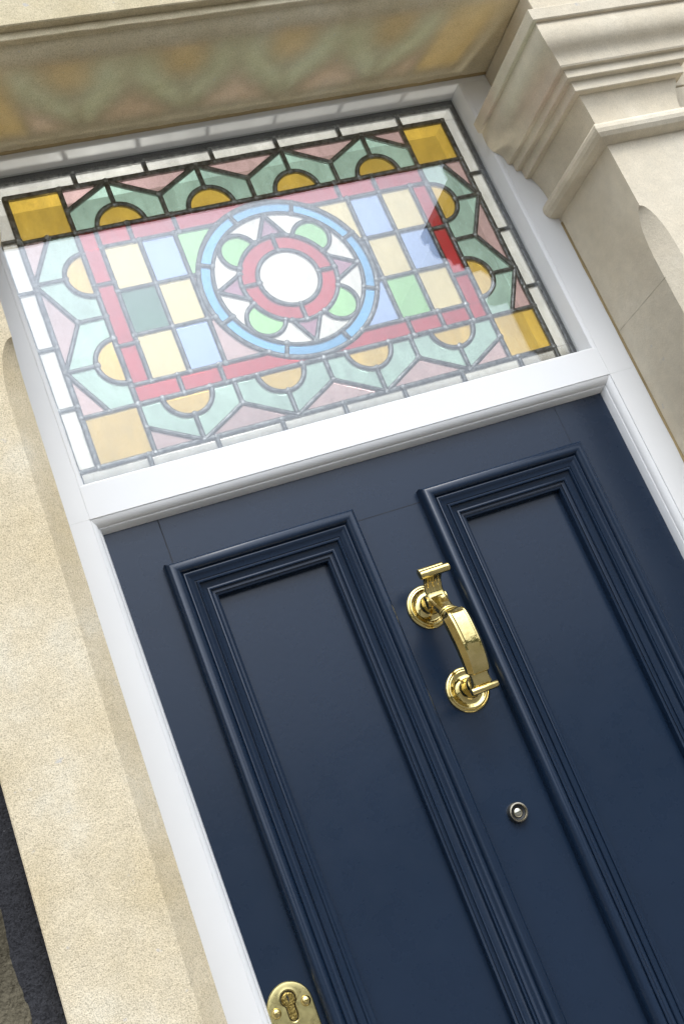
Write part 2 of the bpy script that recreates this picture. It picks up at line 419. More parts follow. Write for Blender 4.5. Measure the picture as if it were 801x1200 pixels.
# moulded bead mitred round the door opening (ovolo + flat reveal)
BP = [(0, -.0439), (0, -.0432), (.0008, -.0426), (.0012, -.0430), (.0030, -.0421), (.0056, -.0400), (.0078, -.0370), (.0090, -.0336), (.0092, -.0322), (.0104, -.0318), (.0112, -.0306), (.0136, -.0195), (.0140, -.0180), (.0142, .0), (.0142, .02), (0, .02)]
bm = bmesh.new(); rings = []
xl, xr, zt, zb = -.0453, .7947, -.0905, -2.12
for c in range(4):
    ring = []
    for u, y in BP:
        if c == 0: q = (xl+u, y, zb)
        elif c == 1: q = (xl+u, y, zt-u*1.25)
        elif c == 2: q = (xr-u, y, zt-u*1.25)
        else: q = (xr-u, y, zb)
        ring.append(bm.verts.new(q))
    rings.append(ring)
for a, b in zip(rings, rings[1:]):
    for i in range(len(BP)): bm.faces.new((a[i], a[(i+1) % len(BP)], b[(i+1) % len(BP)], b[i]))
o = link('stop_bead', bm, M_white, fr); smooth_by_angle(o, 28)
# glazing-side upper joint lines + head to stile fill
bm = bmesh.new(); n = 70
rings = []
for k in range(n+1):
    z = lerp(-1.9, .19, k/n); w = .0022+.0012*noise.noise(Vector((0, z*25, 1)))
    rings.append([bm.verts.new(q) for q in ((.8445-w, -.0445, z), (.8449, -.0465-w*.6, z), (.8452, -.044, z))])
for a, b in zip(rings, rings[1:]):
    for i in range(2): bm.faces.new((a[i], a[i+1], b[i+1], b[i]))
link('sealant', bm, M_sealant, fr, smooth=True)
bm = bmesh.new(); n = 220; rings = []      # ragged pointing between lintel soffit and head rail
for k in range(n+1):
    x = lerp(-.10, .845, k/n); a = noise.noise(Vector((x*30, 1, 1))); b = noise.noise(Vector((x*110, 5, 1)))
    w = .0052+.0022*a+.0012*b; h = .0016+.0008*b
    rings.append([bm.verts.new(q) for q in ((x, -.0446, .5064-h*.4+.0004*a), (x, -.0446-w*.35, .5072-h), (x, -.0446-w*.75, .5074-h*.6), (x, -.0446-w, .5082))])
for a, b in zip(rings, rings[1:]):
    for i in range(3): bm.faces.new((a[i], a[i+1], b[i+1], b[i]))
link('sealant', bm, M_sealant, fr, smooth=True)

# ------------------------------------------------------------------ stained glass transom window
win = thing('stained_glass_window', 'leaded stained glass transom window of coloured panes around a central roundel', 'window', (.375, 0, -.03))
Wd, Hg = .75, .457
BX0, BX1, BZ0, BZ1 = .0797, .6712, .0760, .3785       # base lines of scalloped border
IX0, IX1, IZ0, IZ1 = .1102, .6400, .1072, .3450       # inner field
OX0, OX1, OZ0, OZ1 = -.0040, .7540, -.0040, .4610     # outer lead line
CX, CZ = .3750, .2260
R1, R2, R3, R4 = .1425, .1205, .0785, .0500
SEMI = .0368
YF, YBK = .0, .003
bms = {}
def piece(part, pts, g):
    b = bms.setdefault(part, bmesh.new())
    # tiny individual tilt so each pane catches light differently
    tx, tz = random.gauss(0, .0045), random.gauss(0, .0045)
    cx = sum(p[0] for p in pts)/len(pts); cz = sum(p[1] for p in pts)/len(pts)
    a = [b.verts.new((x, YF+(x-cx)*tx+(z-cz)*tz, z)) for x, z in pts]
    c = [b.verts.new((x, YBK+(x-cx)*tx+(z-cz)*tz, z)) for x, z in pts]; n = len(pts)
    fs = [b.faces.new(a), b.faces.new(c[::-1])]
    for i in range(n): fs.append(b.faces.new((a[i], c[i], c[(i+1) % n], a[(i+1) % n])))
    for f in fs: f.material_index = GI[g]
lead = bmesh.new(); sold = bmesh.new()
def came(pts, w=.0068, h=.0032, closed=False):
    """half-round lead strip along pts [(x,z)] on both sides of the glass"""
    n = len(pts); prof = [(-.5, .0), (-.5, .45), (-.36, .85), (0, 1.0), (.36, .85), (.5, .45), (.5, 0)]
    for sgn, y0 in ((-1, YF), (1, YBK)):
        rings = []
        hh = h*random.uniform(.92, 1.12)
        for i, (x, z) in enumerate(pts):
            if closed: a, b = pts[(i-1) % n], pts[(i+1) % n]
            else: a, b = pts[max(0, i-1)], pts[min(n-1, i+1)]
            dx, dz = b[0]-a[0], b[1]-a[1]; L = math.hypot(dx, dz) or 1; nx, nz = -dz/L, dx/L
            ww = w*(1+.05*noise.noise(Vector((x*40, z*40, 1))))
            jx = .0004*noise.noise(Vector((x*25, z*25, 7)))
            rings.append([lead.verts.new((x+nx*(q*ww+jx), y0+sgn*(hh*k), z+nz*(q*ww+jx))) for q, k in prof])
        m = len(rings)
        for i in range(m if closed else m-1):
            a, b = rings[i], rings[(i+1) % m]
            for k in range(len(prof)-1): lead.faces.new((a[k], a[k+1], b[k+1], b[k]))
def line(a, b, w=.0068, h=.0032, n=None):
    L = math.hypot(a[0]-b[0], a[1]-b[1]); n = n or max(2, int(L/.012))
    came([(lerp(a[0], b[0], k/n), lerp(a[1], b[1], k/n)) for k in range(n+1)], w, h)
    joint(a); joint(b)
seen = set()
def joint(p):
    key = (round(p[0]*150), round(p[1]*150))
    if key in seen: return
    seen.add(key)
    r = random.uniform(.0040, .0056); n = 12; rings = []
    for rr, d in ((1.0, .0020), (.85, .0031), (.45, .0038), (0, .0040)):
        if rr == 0: rings.append([sold.verts.new((p[0], YF-d, p[1]))]); continue
        rings.append([sold.verts.new((p[0]+r*rr*math.cos(2*PI*i/n)*(1+.25*noise.noise(Vector((p[0]*99, i*.9, p[1]*99)))), YF-d, p[1]+r*rr*math.sin(2*PI*i/n)*(1+.25*noise.noise(Vector((p[1]*99, i*.9, p[0]*99)))))) for i in range(n)])
    for a, b in zip(rings, rings[1:]):
        for i in range(n):
            if len(b) == 1: sold.faces.new((a[i], a[(i+1) % n], b[0]))
            else: sold.faces.new((a[i], a[(i+1) % n], b[(i+1) % n], b[i]))
def arc(c, r, a0, a1, n): return [(c[0]+r*math.cos(lerp(a0, a1, k/n)), c[1]+r*math.sin(lerp(a0, a1, k/n))) for k in range(n+1)]
def cz_at(x, sgn):
    d = R1*R1-(x-CX)**2
    return CZ+sgn*math.sqrt(d) if d > 0 else None
def cx_at(z, sgn): return CX+sgn*math.sqrt(R1*R1-(z-CZ)**2)
# corner squares: a part each
for i, (x0, x1, z0, z1) in enumerate(((OX0, BX0, OZ0, BZ0), (BX1, OX1, OZ0, BZ0), (OX0, BX0, BZ1, OZ1), (BX1, OX1, BZ1, OZ1))):
    piece('corner_square%d' % i, [(x0, z0), (x1, z0), (x1, z1), (x0, z1)], 'amber')
# scalloped border, in (t along, n outward) coordinates
def border(T, t0, t1, depth, cnt):
    u = (t1-t0)/cnt; tipn = depth-.0415
    P = lambda t, n: T(t, n)
    for i in range(cnt):
        tc = t0+u*(i+.5); a, b = t0+u*i, t0+u*(i+1)
        piece('scalloped_border', [P(*q) for q in arc((tc, 0), SEMI, 0, PI, 20)], 'amber')
        left = [(tc, depth), (a, tipn), (a, 0), (tc-SEMI, 0)] + [(tc+SEMI*math.cos(q), SEMI*math.sin(q)) for q in [PI-PI/2*k/10 for k in range(1, 11)]]
        right = [(2*tc-x, y) for x, y in left]
        piece('scalloped_border', [P(*q) for q in left], 'teal'); piece('scalloped_border', [P(*q) for q in right], 'teal')
        came([P(*q) for q in arc((tc, 0), SEMI+.0010, 0, PI, 24)], .0076)
        line(P(tc, SEMI), P(tc, depth)); joint(P(tc-SEMI, 0)); joint(P(tc+SEMI, 0))
        line(P(tc, depth), P(a, tipn)); line(P(tc, depth), P(b, tipn))
        if i < cnt-1:
            line(P(b, tipn), P(b, 0))
            piece('scalloped_border', [P(tc, depth), P(b, tipn), P(tc+u, depth)], 'pink')
    piece('scalloped_border', [P(t0, depth), P(t0, tipn), P(t0+u/2, depth)], 'pink')
    piece('scalloped_border', [P(t1, depth), P(t1, tipn), P(t1-u/2, depth)], 'pink')
border(lambda t, n: (t, BZ1+n), BX0, BX1, OZ1-BZ1, 4)
border(lambda t, n: (t, BZ0-n), BX0, BX1, BZ0-OZ0, 4)
border(lambda t, n: (BX0-n, t), BZ0, BZ1, BX0-OX0, 2)
border(lambda t, n: (BX1+n, t), BZ0, BZ1, OX1-BX1, 2)
# red border: long strips, cut by the roundel
def redstrip(xs, z_out, z_in, sgn):
    for xa, xb in zip(xs, xs[1:]):
        pts = [(xa, z_out), (xb, z_out)]; n = 12; low = []
        for k in range(n+1):
            x = lerp(xb, xa, k/n); c = cz_at(x, sgn); z = z_in
            if c is not None and (c-z_in)*sgn > 0: z = c
            low.append((x, z))
        piece('red_border', pts+low, 'red')
    for x in xs[1:-1]:
        c = cz_at(x, sgn); z = z_in if c is None or (c-z_in)*sgn < 0 else c
        if abs(z-z_out) > .012: line((x, z_out), (x, z))
redstrip([BX0, .1614, .2341, CX, .5140, .5820, BX1], BZ1, IZ1, 1)
redstrip([BX0, .1500, .2150, CX, .5319, .5882, BX1], BZ0, IZ0, -1)
for x0, x1, zs in ((BX0, IX0, [IZ0, .1743, .2817, IZ1]), (IX1, BX1, [IZ0, .1640, .2560, IZ1])):
    for za, zb in zip(zs, zs[1:]): piece('red_border', [(x0, za), (x1, za), (x1, zb), (x0, zb)], 'red')
    for z in zs[1:-1]: line((x0, z), (x1, z))
line((IX0, IZ1), (IX0, BZ1)); line((BX0, IZ0), (IX0, IZ0)); line((IX1, BZ0), (IX1, IZ0)); line((IX1, IZ1), (BX1, IZ1))
# inner grid
V1, V2, V3, V4 = .1697, .2265, .5235, .5812
H1, H2 = .1862, .2645
rows = [(IZ0, H1), (H1, H2), (H2, IZ1)]
left = [('cream', 'blue'), ('dgreen', 'cream'), ('cream', 'blue')]
right = [('green', 'cream'), ('cream', 'blue'), ('blue', 'cream')]
for (z0, z1), L_, R_ in zip(rows, left, right):
    for (x0, x1), g in zip(((IX0, V1), (V1, V2)), L_): piece('grid_field', [(x0, z0), (x1, z0), (x1, z1), (x0, z1)], g)
    for (x0, x1), g in zip(((V3, V4), (V4, IX1)), R_): piece('grid_field', [(x0, z0), (x1, z0), (x1, z1), (x0, z1)], g)
for sg, V, gs in ((-1, V2, ('pink', 'pink', 'green')), (1, V3, ('blue', 'blue', 'cream'))):
    for (z0, z1), g in zip(rows, gs):
        pts = [(V, z0), (V, z1)] + [(cx_at(lerp(z1, z0, k/14), sg), lerp(z1, z0, k/14)) for k in range(15)]
        if sg > 0: pts = pts[::-1]
        piece('grid_field', pts, g)
for V in (V1, V2, V3, V4): line((V, IZ0), (V, IZ1))
for h in (H1, H2):
    line((IX0, h), (cx_at(h, -1), h)); line((cx_at(h, 1), h), (IX1, h))
    for V in (V1, V2, V3, V4): joint((V, h))
for z, s in ((IZ1, 1), (IZ0, -1)):
    line((IX0, z), (cx_at(z, -1), z)); line((cx_at(z, 1), z), (IX1, z))
line((IX0, IZ0), (IX0, IZ1)); line((IX1, IZ0), (IX1, IZ1))
line((BX0, BZ0), (BX0, BZ1), .0080); line((BX1, BZ0), (BX1, BZ1), .0080); line((BX0, BZ0), (BX1, BZ0), .0080); line((BX0, BZ1), (BX1, BZ1), .0080)
line((BX0, BZ0), (BX0, OZ0)); line((BX1, BZ0), (BX1, OZ0)); line((BX0, BZ1), (BX0, OZ1)); line((BX1, BZ1), (BX1, OZ1))
line((OX0, BZ0), (BX0, BZ0)); line((OX0, BZ1), (BX0, BZ1)); line((OX1, BZ0), (BX1, BZ0)); line((OX1, BZ1), (BX1, BZ1))
# roundel
C0 = (CX, CZ); D = math.radians
for k in range(8):
    a0, a1 = D(22.5+45*k), D(67.5+45*k)
    piece('roundel', arc(C0, R1, a0, a1, 12)+arc(C0, R2, a1, a0, 12), 'sky')
    line((CX+R1*math.cos(a0), CZ+R1*math.sin(a0)), (CX+R2*math.cos(a0), CZ+R2*math.sin(a0)), n=2)
RG, rg = .0880, .0305
phi = math.acos((RG*RG+R3*R3-rg*rg)/(2*RG*R3))
for k in range(4):
    a = D(90*k); g = D(45+90*k)
    piece('roundel', arc(C0, R3, a, a+PI/2, 14)+arc(C0, R4, a+PI/2, a, 14), 'red')
    line((CX+R3*math.cos(a), CZ+R3*math.sin(a)), (CX+R4*math.cos(a), CZ+R4*math.sin(a)), n=2)
    gc = (CX+RG*math.cos(g), CZ+RG*math.sin(g))
    # angle at the small circle where it meets the red ring
    px, pz = CX+R3*math.cos(g+phi), CZ+R3*math.sin(g+phi); be = math.atan2(pz-gc[1], px-gc[0])-g
    be = (be+2*PI) % (2*PI)
    piece('roundel', arc(gc, rg, g-be, g+be, 28)+arc(C0, R3, g+phi, g-phi, 8), 'green')
    came(arc(gc, rg, g-be, g+be, 34), .0072); joint((px, pz)); joint((CX+R3*math.cos(g-phi), CZ+R3*math.sin(g-phi)))
    tb = D(17.5); tip = (CX+(R2-.002)*math.cos(a), CZ+(R2-.002)*math.sin(a))
    for s in (-1, 1): line(tip, (CX+R3*math.cos(a+s*tb), CZ+R3*math.sin(a+s*tb)))
    piece('roundel', [tip]+arc(C0, R3, a+tb, a-tb, 6), 'mauve')
    for s in (-1, 1):      # clear slivers between triangle and circle
        gg = a+s*PI/4; gcc = (CX+RG*math.cos(gg), CZ+RG*math.sin(gg))
        pts = arc(C0, R2, a, gg-s*D(1.5), 10) + arc(gcc, rg, gg-s*D(12), gg-s*be, 12) + arc(C0, R3, gg-s*phi, a+s*tb, 2) + [tip]
        if s < 0: pts = pts[::-1]
        piece('roundel', pts[:-1] if s > 0 else pts[1:], 'clear')
piece('roundel', arc(C0, R4, 0, 2*PI-.0001, 48)[:-1], 'clear')
for R, w in ((R1, .0082), (R2, .0066), (R3, .0072), (R4, .0072)): came(arc(C0, R, 0, 2*PI, 96)[:-1], w, .0026, closed=True)
# clear outer border
EX0, EX1, EZ0, EZ1 = -.0325, .7815, -.0300, .4865
tops = [OX0-.0040, .1080, .2220, .3340, .4470, .5610, .6752, OX1+.004]
piece('clear_border', [(EX0, OZ1), (tops[1], OZ1), (tops[1], EZ1), (EX0, EZ1)], 'clear')
for a, b in zip(tops[1:-2], tops[2:-1]): piece('clear_border', [(a, OZ1), (b, OZ1), (b, EZ1), (a, EZ1)], 'clear')
piece('clear_border', [(tops[-2], OZ1), (EX1, OZ1), (EX1, EZ1), (tops[-2], EZ1)], 'clear')
for x in tops[1:-1]: line((x, OZ1), (x, EZ1))
bots = [.0690, .1714, .2740, .3754, .4769, .5806, .6851]
bb = [EX0]+bots+[EX1]
for a, b in zip(bb, bb[1:]): piece('clear_border', [(a, EZ0), (b, EZ0), (b, OZ0), (a, OZ0)], 'clear')
for x in bots: line((x, OZ0), (x, EZ0))
for x0, x1, zs in ((EX0, OX0, [OZ0, .0942, .1943, .2924, .3840, OZ1]), (OX1, EX1, [OZ0, .1129, .2272, .3445, OZ1])):
    for za, zb in zip(zs, zs[1:]): piece('clear_border', [(x0, za), (x1, za), (x1, zb), (x0, zb)], 'clear')
    for z in zs[1:-1]: line((x0, z), (x1, z))
line((EX0, OZ0), (OX0, OZ0)); line((OX1, EZ0), (OX1, OZ0))
for a, b in (((OX0, OZ0), (OX1, OZ0)), ((OX0, OZ1), (OX1, OZ1)), ((OX0, OZ0), (OX0, OZ1)), ((OX1, OZ0), (OX1, OZ1))): line(a, b, .0085, .0026)
line((EX0, EZ1), (EX1, EZ1), .006); line((EX1, EZ0), (EX1, EZ1), .006); line((EX0, EZ0), (EX0, EZ1), .005)
for part, b in bms.items():
    nm = 'corner_square' if part.startswith('corner') else part
    link(nm, b, GM, win)
link('lead_came', lead, M_lead, win, smooth=True)
link('solder_joints', sold, M_solder, win, smooth=True)
bm = bmesh.new()   # dark spacer bar round the sealed unit
box(bm, EX0-.004, EX0-.0005, -.004, .006, EZ0-.003, .5072); box(bm, .7825, .7865, -.004, .006, EZ0-.003, .4965)
box(bm, EX0, .7824, -.004, .006, .4875, .4966)
link('spacer_bar', bm, M_spacer, win)
bm = bmesh.new(); box(bm, XL+.0005, XR-.0005, -.0090, -.0062, -.0325, .4965)
link('outer_pane', bm, M_pane, win)

# ------------------------------------------------------------------ door
YD = -.018
door = thing('front_door', 'glossy navy blue panelled front door with brass fittings', 'door', (.375, YD, -2.12))
panels = [(.0303, .3120, -1.10, -.1770), (.4180, .7000, -1.10, -.1780), (.0303, .3120, -1.92, -1.30), (.4180, .7000, -1.92, -1.30)]
ML = .0590
bm = bmesh.new()
xL, xR, zB, zT = -.0450, .7955, -2.11, -.0950
ins = [(a+ML-.004, b-ML+.004, c+ML-.004, d-ML+.004) for a, b, c, d in panels]
# stiles and rails as one leaf (faces butt, no overlap)
cols = [xL, ins[0][0], ins[0][1], ins[1][0], ins[1][1], xR]
rowsz = [zB, ins[2][2], ins[2][3], ins[0][2], ins[0][3], zT]
def wall_cell(i, j): return (i in (1, 3)) and (j in (1, 3))
GV = .0006
grv = {}
V = {}
def gv(x, y, z):
    k = (round(x, 5), round(y, 5), round(z, 5))
    if k not in V: V[k] = bm.verts.new((x, y, z))
    return V[k]
for i in range(5):
    for j in range(5):
        x0, x1, z0, z1 = cols[i], cols[i+1], rowsz[j], rowsz[j+1]
        hole = wall_cell(i, j)
        if not hole:
            bm.faces.new([gv(x0, YD, z0), gv(x1, YD, z0), gv(x1, YD, z1), gv(x0, YD, z1)])
            bm.faces.new([gv(x0, .03, z0), gv(x0, .03, z1), gv(x1, .03, z1), gv(x1, .03, z0)])
        else:
            for (a, b) in (((x0, z0), (x1, z0)), ((x1, z0), (x1, z1)), ((x1, z1), (x0, z1)), ((x0, z1), (x0, z0))):
                bm.faces.new([gv(a[0], YD, a[1]), gv(a[0], .03, a[1]), gv(b[0], .03, b[1]), gv(b[0], YD, b[1])])
xs_, zs_ = cols, rowsz
for i in range(5):
    bm.faces.new([gv(cols[i], YD, zT), gv(cols[i+1], YD, zT), gv(cols[i+1], .03, zT), gv(cols[i], .03, zT)])
    bm.faces.new([gv(cols[i], YD, zB), gv(cols[i], .03, zB), gv(cols[i+1], .03, zB), gv(cols[i+1], YD, zB)])
for j in range(5):
    bm.faces.new([gv(xL, YD, rowsz[j]), gv(xL, YD, rowsz[j+1]), gv(xL, .03, rowsz[j+1]), gv(xL, .03, rowsz[j])])
    bm.faces.new([gv(xR, YD, rowsz[j]), gv(xR, .03, rowsz[j]), gv(xR, .03, rowsz[j+1]), gv(xR, YD, rowsz[j+1])])
link('door_leaf', bm, M_navy, door)
# construction seams: thin recessed V lines (dark filler just proud of the face)
bm = bmesh.new()
box(bm, .0446, .0462, YD-.0002, YD, -.178, -.100); box(bm, .6920, .6928, YD-.00015, YD, -.179, -.100)
box(bm, .3124, .4176, YD-.0002, YD, -.1945, -.1934)
link('rail_seams', bm, M_seam, door)
bm = bmesh.new()
box(bm, .0462, .0472, YD-.0006, YD, -.178, -.100); box(bm, .3124, .4176, YD-.0005, YD, -.1934, -.1928)
MP = [(0, -.001), (0, .0110), (.0008, .0138), (.0028, .0172), (.0060, .0196), (.0098, .0204), (.0136, .0196), (.0166, .0174), (.0184, .0145), (.0190, .0118),
      (.0200, .0112), (.0206, .0136), (.0220, .0140), (.0232, .0134), (.0262, .0112), (.0296, .0090), (.0325, .0080), (.0330, .0066), (.0338, .0066), (.0344, .0096), (.0358, .0106), (.0374, .0100), (.0382, .0082), (.0385, .0050),
      (.0394, .0044), (.0420, .0036), (.0450, .0026), (.0462, .0024), (.0466, .0044), (.0482, .0050), (.0498, .0042), (.0504, .0014), (.0530, -.0006), (.0560, -.0024), (.0585, -.0032), (.0590, -.0044), (.0590, -.0180), (.0550, -.0180), (.0550, -.001)]
bm.free()
for a, b, c, d in panels:
    bm = bmesh.new(); rings = []
    for q in range(4):
        ring = []
        for u, h in MP:
            x = a+u if q in (0, 3) else b-u; z = c+u if q in (0, 1) else d-u
            ring.append(bm.verts.new((x, YD-h, z)))
        rings.append(ring)
    for q in range(4):
        r0, r1 = rings[q], rings[(q+1) % 4]
        for k in range(len(MP)): bm.faces.new((r0[k], r0[(k+1) % len(MP)], r1[(k+1) % len(MP)], r1[k]))
    o = link('panel_moulding', bm, M_navy, door); smooth_by_angle(o, 38)
    bm = bmesh.new(); box(bm, a+ML-.003, b-ML+.003, YD+.0160, YD+.030, c+ML-.003, d-ML+.003)
    link('panel', bm, M_navy, door)

# knocker (part) with sub-parts
KX = .3660
def sect(bm, c, w, t, ch, up, fwd):
    """octagon-ish section centred c(y,z); width along X = w, thickness t along fwd"""
    fy, fz = fwd; pts = []
    hw, ht = w/2, t/2
    for a, b in ((-hw, -ht+ch*.8), (-hw+ch, -ht), (hw-ch, -ht), (hw, -ht+ch*.8), (hw, ht-ch*.8), (hw-ch, ht), (-hw+ch, ht), (-hw, ht-ch*.8)):
        pts.append(bm.verts.new((KX+a, c[0]+fy*b, c[1]+fz*b)))
    return pts
def loft(bm, st):
    """st [(y,z,w,t,ch)]"""
    rings = []
    for i, s in enumerate(st):
        a = st[max(0, i-1)]; b = st[min(len(st)-1, i+1)]
        dy, dz = b[0]-a[0], b[1]-a[1]; L = math.hypot(dy, dz)
        fy, fz = dz/L, -dy/L
        rings.append(sect(bm, (s[0], s[1]), s[2], s[3], s[4], None, (fy, fz)))
    for a, b in zip(rings, rings[1:]):
        for i in range(8): bm.faces.new((a[i], a[(i+1) % 8], b[(i+1) % 8], b[i]))
    bm.faces.new(rings[0][::-1]); bm.faces.new(rings[-1])
def catmull(st, n):
    out = []
    for i in range(len(st)-1):
        p0, p1, p2, p3 = st[max(0, i-1)], st[i], st[i+1], st[min(len(st)-1, i+2)]
        for k in range(n):
            t = k/n; out.append(tuple(.5*((2*b)+(-a+c)*t+(2*a-5*b+4*c-d)*t*t+(-a+3*b-3*c+d)*t**3) for a, b, c, d in zip(p0, p1, p2, p3)))
    out.append(st[-1]); return out
def rod(bm, y, z, r, w, n=20):
    a = []; prof = [(-w/2, r*.86), (-w/2+.0012, r), (w/2-.0012, r), (w/2, r*.86)]
    rings = [[bm.verts.new((KX+x, y+rr*math.cos(2*PI*i/n), z+rr*math.sin(2*PI*i/n))) for i in range(n)] for x, rr in prof]
    for p, q in zip(rings, rings[1:]):
        for i in range(n): bm.faces.new((p[i], p[(i+1) % n], q[(i+1) % n], q[i]))
    bm.faces.new(rings[0][::-1]); bm.faces.new(rings[-1])
bm = bmesh.new()
# top scroll: two parallel rolls on a flared neck
rod(bm, -.0860, -.3135, .0062, .0450); rod(bm, -.0755, -.3075, .0058, .0380)
neck = catmull([(-.0800, -.3130, .0310, .0060, .002), (-.0680, -.3190, .0275, .0060, .002), (-.0590, -.3300, .0262, .0065, .002), (-.0575, -.3430, .0262, .0085, .0025), (-.0640, -.3570, .0250, .0120, .003), (-.0735, -.3690, .0225, .0140, .004)], 5)
loft(bm, neck)
# flutes on the neck: three raised reeds
for off in (-.0080, 0, .0080):
    rr = []
    for (y, z, w, t, c), nx in zip(neck[:13], neck[1:14]):
        dy, dz = nx[0]-y, nx[1]-z; L = math.hypot(dy, dz); fy, fz = dz/L, -dy/L
        cy, cz = y+fy*t*.5, z+fz*t*.5
        sc = w/.026
        rr.append([bm.verts.new((KX+off*sc+.0028*math.cos(q)*sc, cy+fy*.0014*math.sin(q), cz+fz*.0014*math.sin(q))) for q in (0, PI/4, PI/2, 3*PI/4, PI)])
    for p, q in zip(rr, rr[1:]):
        for i in range(4): bm.faces.new((p[i], p[i+1], q[i+1], q[i]))
# collar rings
def collar(y, z, ty, tz, r, w, n=24):
    L = math.hypot(ty, tz); ty, tz = ty/L, tz/L; ny, nz = tz, -ty
    prof = [(-w/2, r*.8), (-w/4, r), (w/4, r), (w/2, r*.8)]
    rings = [[bm.verts.new((KX+rr*math.cos(2*PI*i/n), y+ty*d+ny*rr*.72*math.sin(2*PI*i/n), z+tz*d+nz*rr*.72*math.sin(2*PI*i/n))) for i in range(n)] for d, rr in prof]
    for p, q in zip(rings, rings[1:]):
        for i in range(n): bm.faces.new((p[i], p[(i+1) % n], q[(i+1) % n], q[i]))
    bm.faces.new(rings[0][::-1]); bm.faces.new(rings[-1])
collar(-.0735, -.3700, -.7, -.7, .0135, .0050); collar(-.0785, -.3750, -.7, -.7, .0155, .0045)
# body: bowed faceted grip
def loft_grip(bm, st):
    rings = []
    for i, (y, z, w, t, rz) in enumerate(st):
        a = st[max(0, i-1)]; b = st[min(len(st)-1, i+1)]
        dy, dz = b[0]-a[0], b[1]-a[1]; L = math.hypot(dy, dz); fy, fz = dz/L, -dy/L
        hw, ht = w/2, t/2
        sec = [(-hw*.75, -ht), (-hw, -ht*.45), (-hw, ht*.25), (-hw*.66, ht), (-hw*.52, ht), (-hw*.47, ht+rz), (hw*.47, ht+rz), (hw*.52, ht), (hw*.66, ht), (hw, ht*.25), (hw, -ht*.45), (hw*.75, -ht)]
        rings.append([bm.verts.new((KX+p, y+fy*q, z+fz*q)) for p, q in sec])
    n = 12
    for a, b in zip(rings, rings[1:]):
        for i in range(n): bm.faces.new((a[i], a[(i+1) % n], b[(i+1) % n], b[i]))
    bm.faces.new(rings[0][::-1]); bm.faces.new(rings[-1])
gs = [(-.0875, -.3800, .0330, .0170, 0), (-.0890, -.3810, .0368, .0210, 0), (-.0905, -.3830, .0378, .0228, 0), (-.0915, -.3855, .0380, .0234, .0020)]
gs += catmull([(-.0915, -.3855, .0380, .0234, .0020), (-.0938, -.3950, .0382, .0240, .0022), (-.0955, -.4100, .0378, .0242, .0022), (-.0960, -.4260, .0370, .0238, .0020), (-.0950, -.4400, .0362, .0225, .0004), (-.0920, -.4540, .0350, .0200, .0), (-.0895, -.4610, .0340, .0180, .0)], 5)[1:]
gs += [(-.0886, -.4628, .0300, .0130, 0)]
loft_grip(bm, gs)
loft(bm, [(-.0880, -.4615, .0262, .0120, .003), (-.0858, -.4660, .0255, .0115, .003), (-.0838, -.4725, .0250, .0110, .002), (-.0825, -.4780, .0285, .0110, .002)])
loft(bm, [(-.0790, -.3748, .0235, .0140, .004), (-.0845, -.3775, .0260, .0150, .004), (-.0885, -.3810, .0270, .0150, .004)])
# bottom scroll
rod(bm, -.0855, -.4850, .0052, .0400); rod(bm, -.0780, -.4800, .0050, .0260)
rod(bm, -.0650, -.4740, .0062, .0150)
kn = link('knocker', bm, M_brass, door); kn['label'] = 'polished brass doctor style knocker with scrolled ends'
smooth_by_angle(kn, 32)
m_ = kn.modifiers.new('bevel', 'BEVEL'); m_.width = .0007; m_.segments = 2; m_.limit_method = 'ANGLE'; m_.angle_limit = math.radians(32)
ROS = [(0, .0), (.0318, 0), (.0320, .0020), (.0308, .0036), (.0292, .0040), (.0284, .0034), (.0278, .0044), (.0262, .0052), (.0250, .0050), (.0236, .0040), (.0200, .0036), (.0160, .0048), (.0125, .0085), (.0105, .0140), (.0098, .0200), (.0100, .0260)]
for cz, top in ((-.3450, True), (-.4725, False)):
    bm = bmesh.new()
    lathe(bm, ROS+([(.0105, .0300), (.0098, .0340), (0, .0345)] if top else [(.0115, .0270), (.0128, .0300), (.0130, .0340), (.0115, .0375), (.0070, .0395), (0, .04)]), (.3645 if top else .3700, YD, cz), 64)
    o = link('rosette', bm, M_brass, kn); smooth_by_angle(o, 40)
bm = bmesh.new()   # hinge cheeks of the knocker either side of the neck
for s in (-1, 1):
    n = 20; c = (-.0500, -.3450); rx_ = .0115
    for x0 in (KX+s*.0135,):
        rings = [[bm.verts.new((x0+s*dx, c[0]+r_*math.cos(2*PI*i/n), c[1]+r_*1.15*math.sin(2*PI*i/n))) for i in range(n)] for dx, r_ in ((-.001, .0085), (.0020, .0085), (.0030, .0068))]
        for p, q in zip(rings, rings[1:]):
            for i in range(n): bm.faces.new((p[i], p[(i+1) % n], q[(i+1) % n], q[i]))
        bm.faces.new(rings[0]); bm.faces.new(rings[-1])
o = link('hinge', bm, M_brass, kn); smooth_by_angle(o, 40)

# peephole viewer
bm = bmesh.new(); PX, PZ = .3655, -.6480
lathe(bm, [(.0138, 0), (.0140, .0030), (.0134, .0070), (.0126, .0085), (.0112, .0088), (.0104, .0080), (.0100, .0055)], (PX, YD, PZ), 48)
pv = link('door_viewer', bm, M_nickel, door); smooth_by_angle(pv, 40)
bm = bmesh.new(); lathe(bm, [(.0102, .0055), (.0066, .0042), (.0064, .0040)], (PX, YD, PZ), 40); link('viewer_cup', bm, M_dark, pv, smooth=True)
bm = bmesh.new(); lathe(bm, [(.0070, .0040), (.0066, .0052), (.0052, .0066), (.0030, .0074), (0, .0077)], (PX, YD, PZ), 40)
link('lens', bm, metal('viewer_lens', (.55, .53, .45), .08, .0, 50, (.50, .47, .35)), pv, smooth=True)

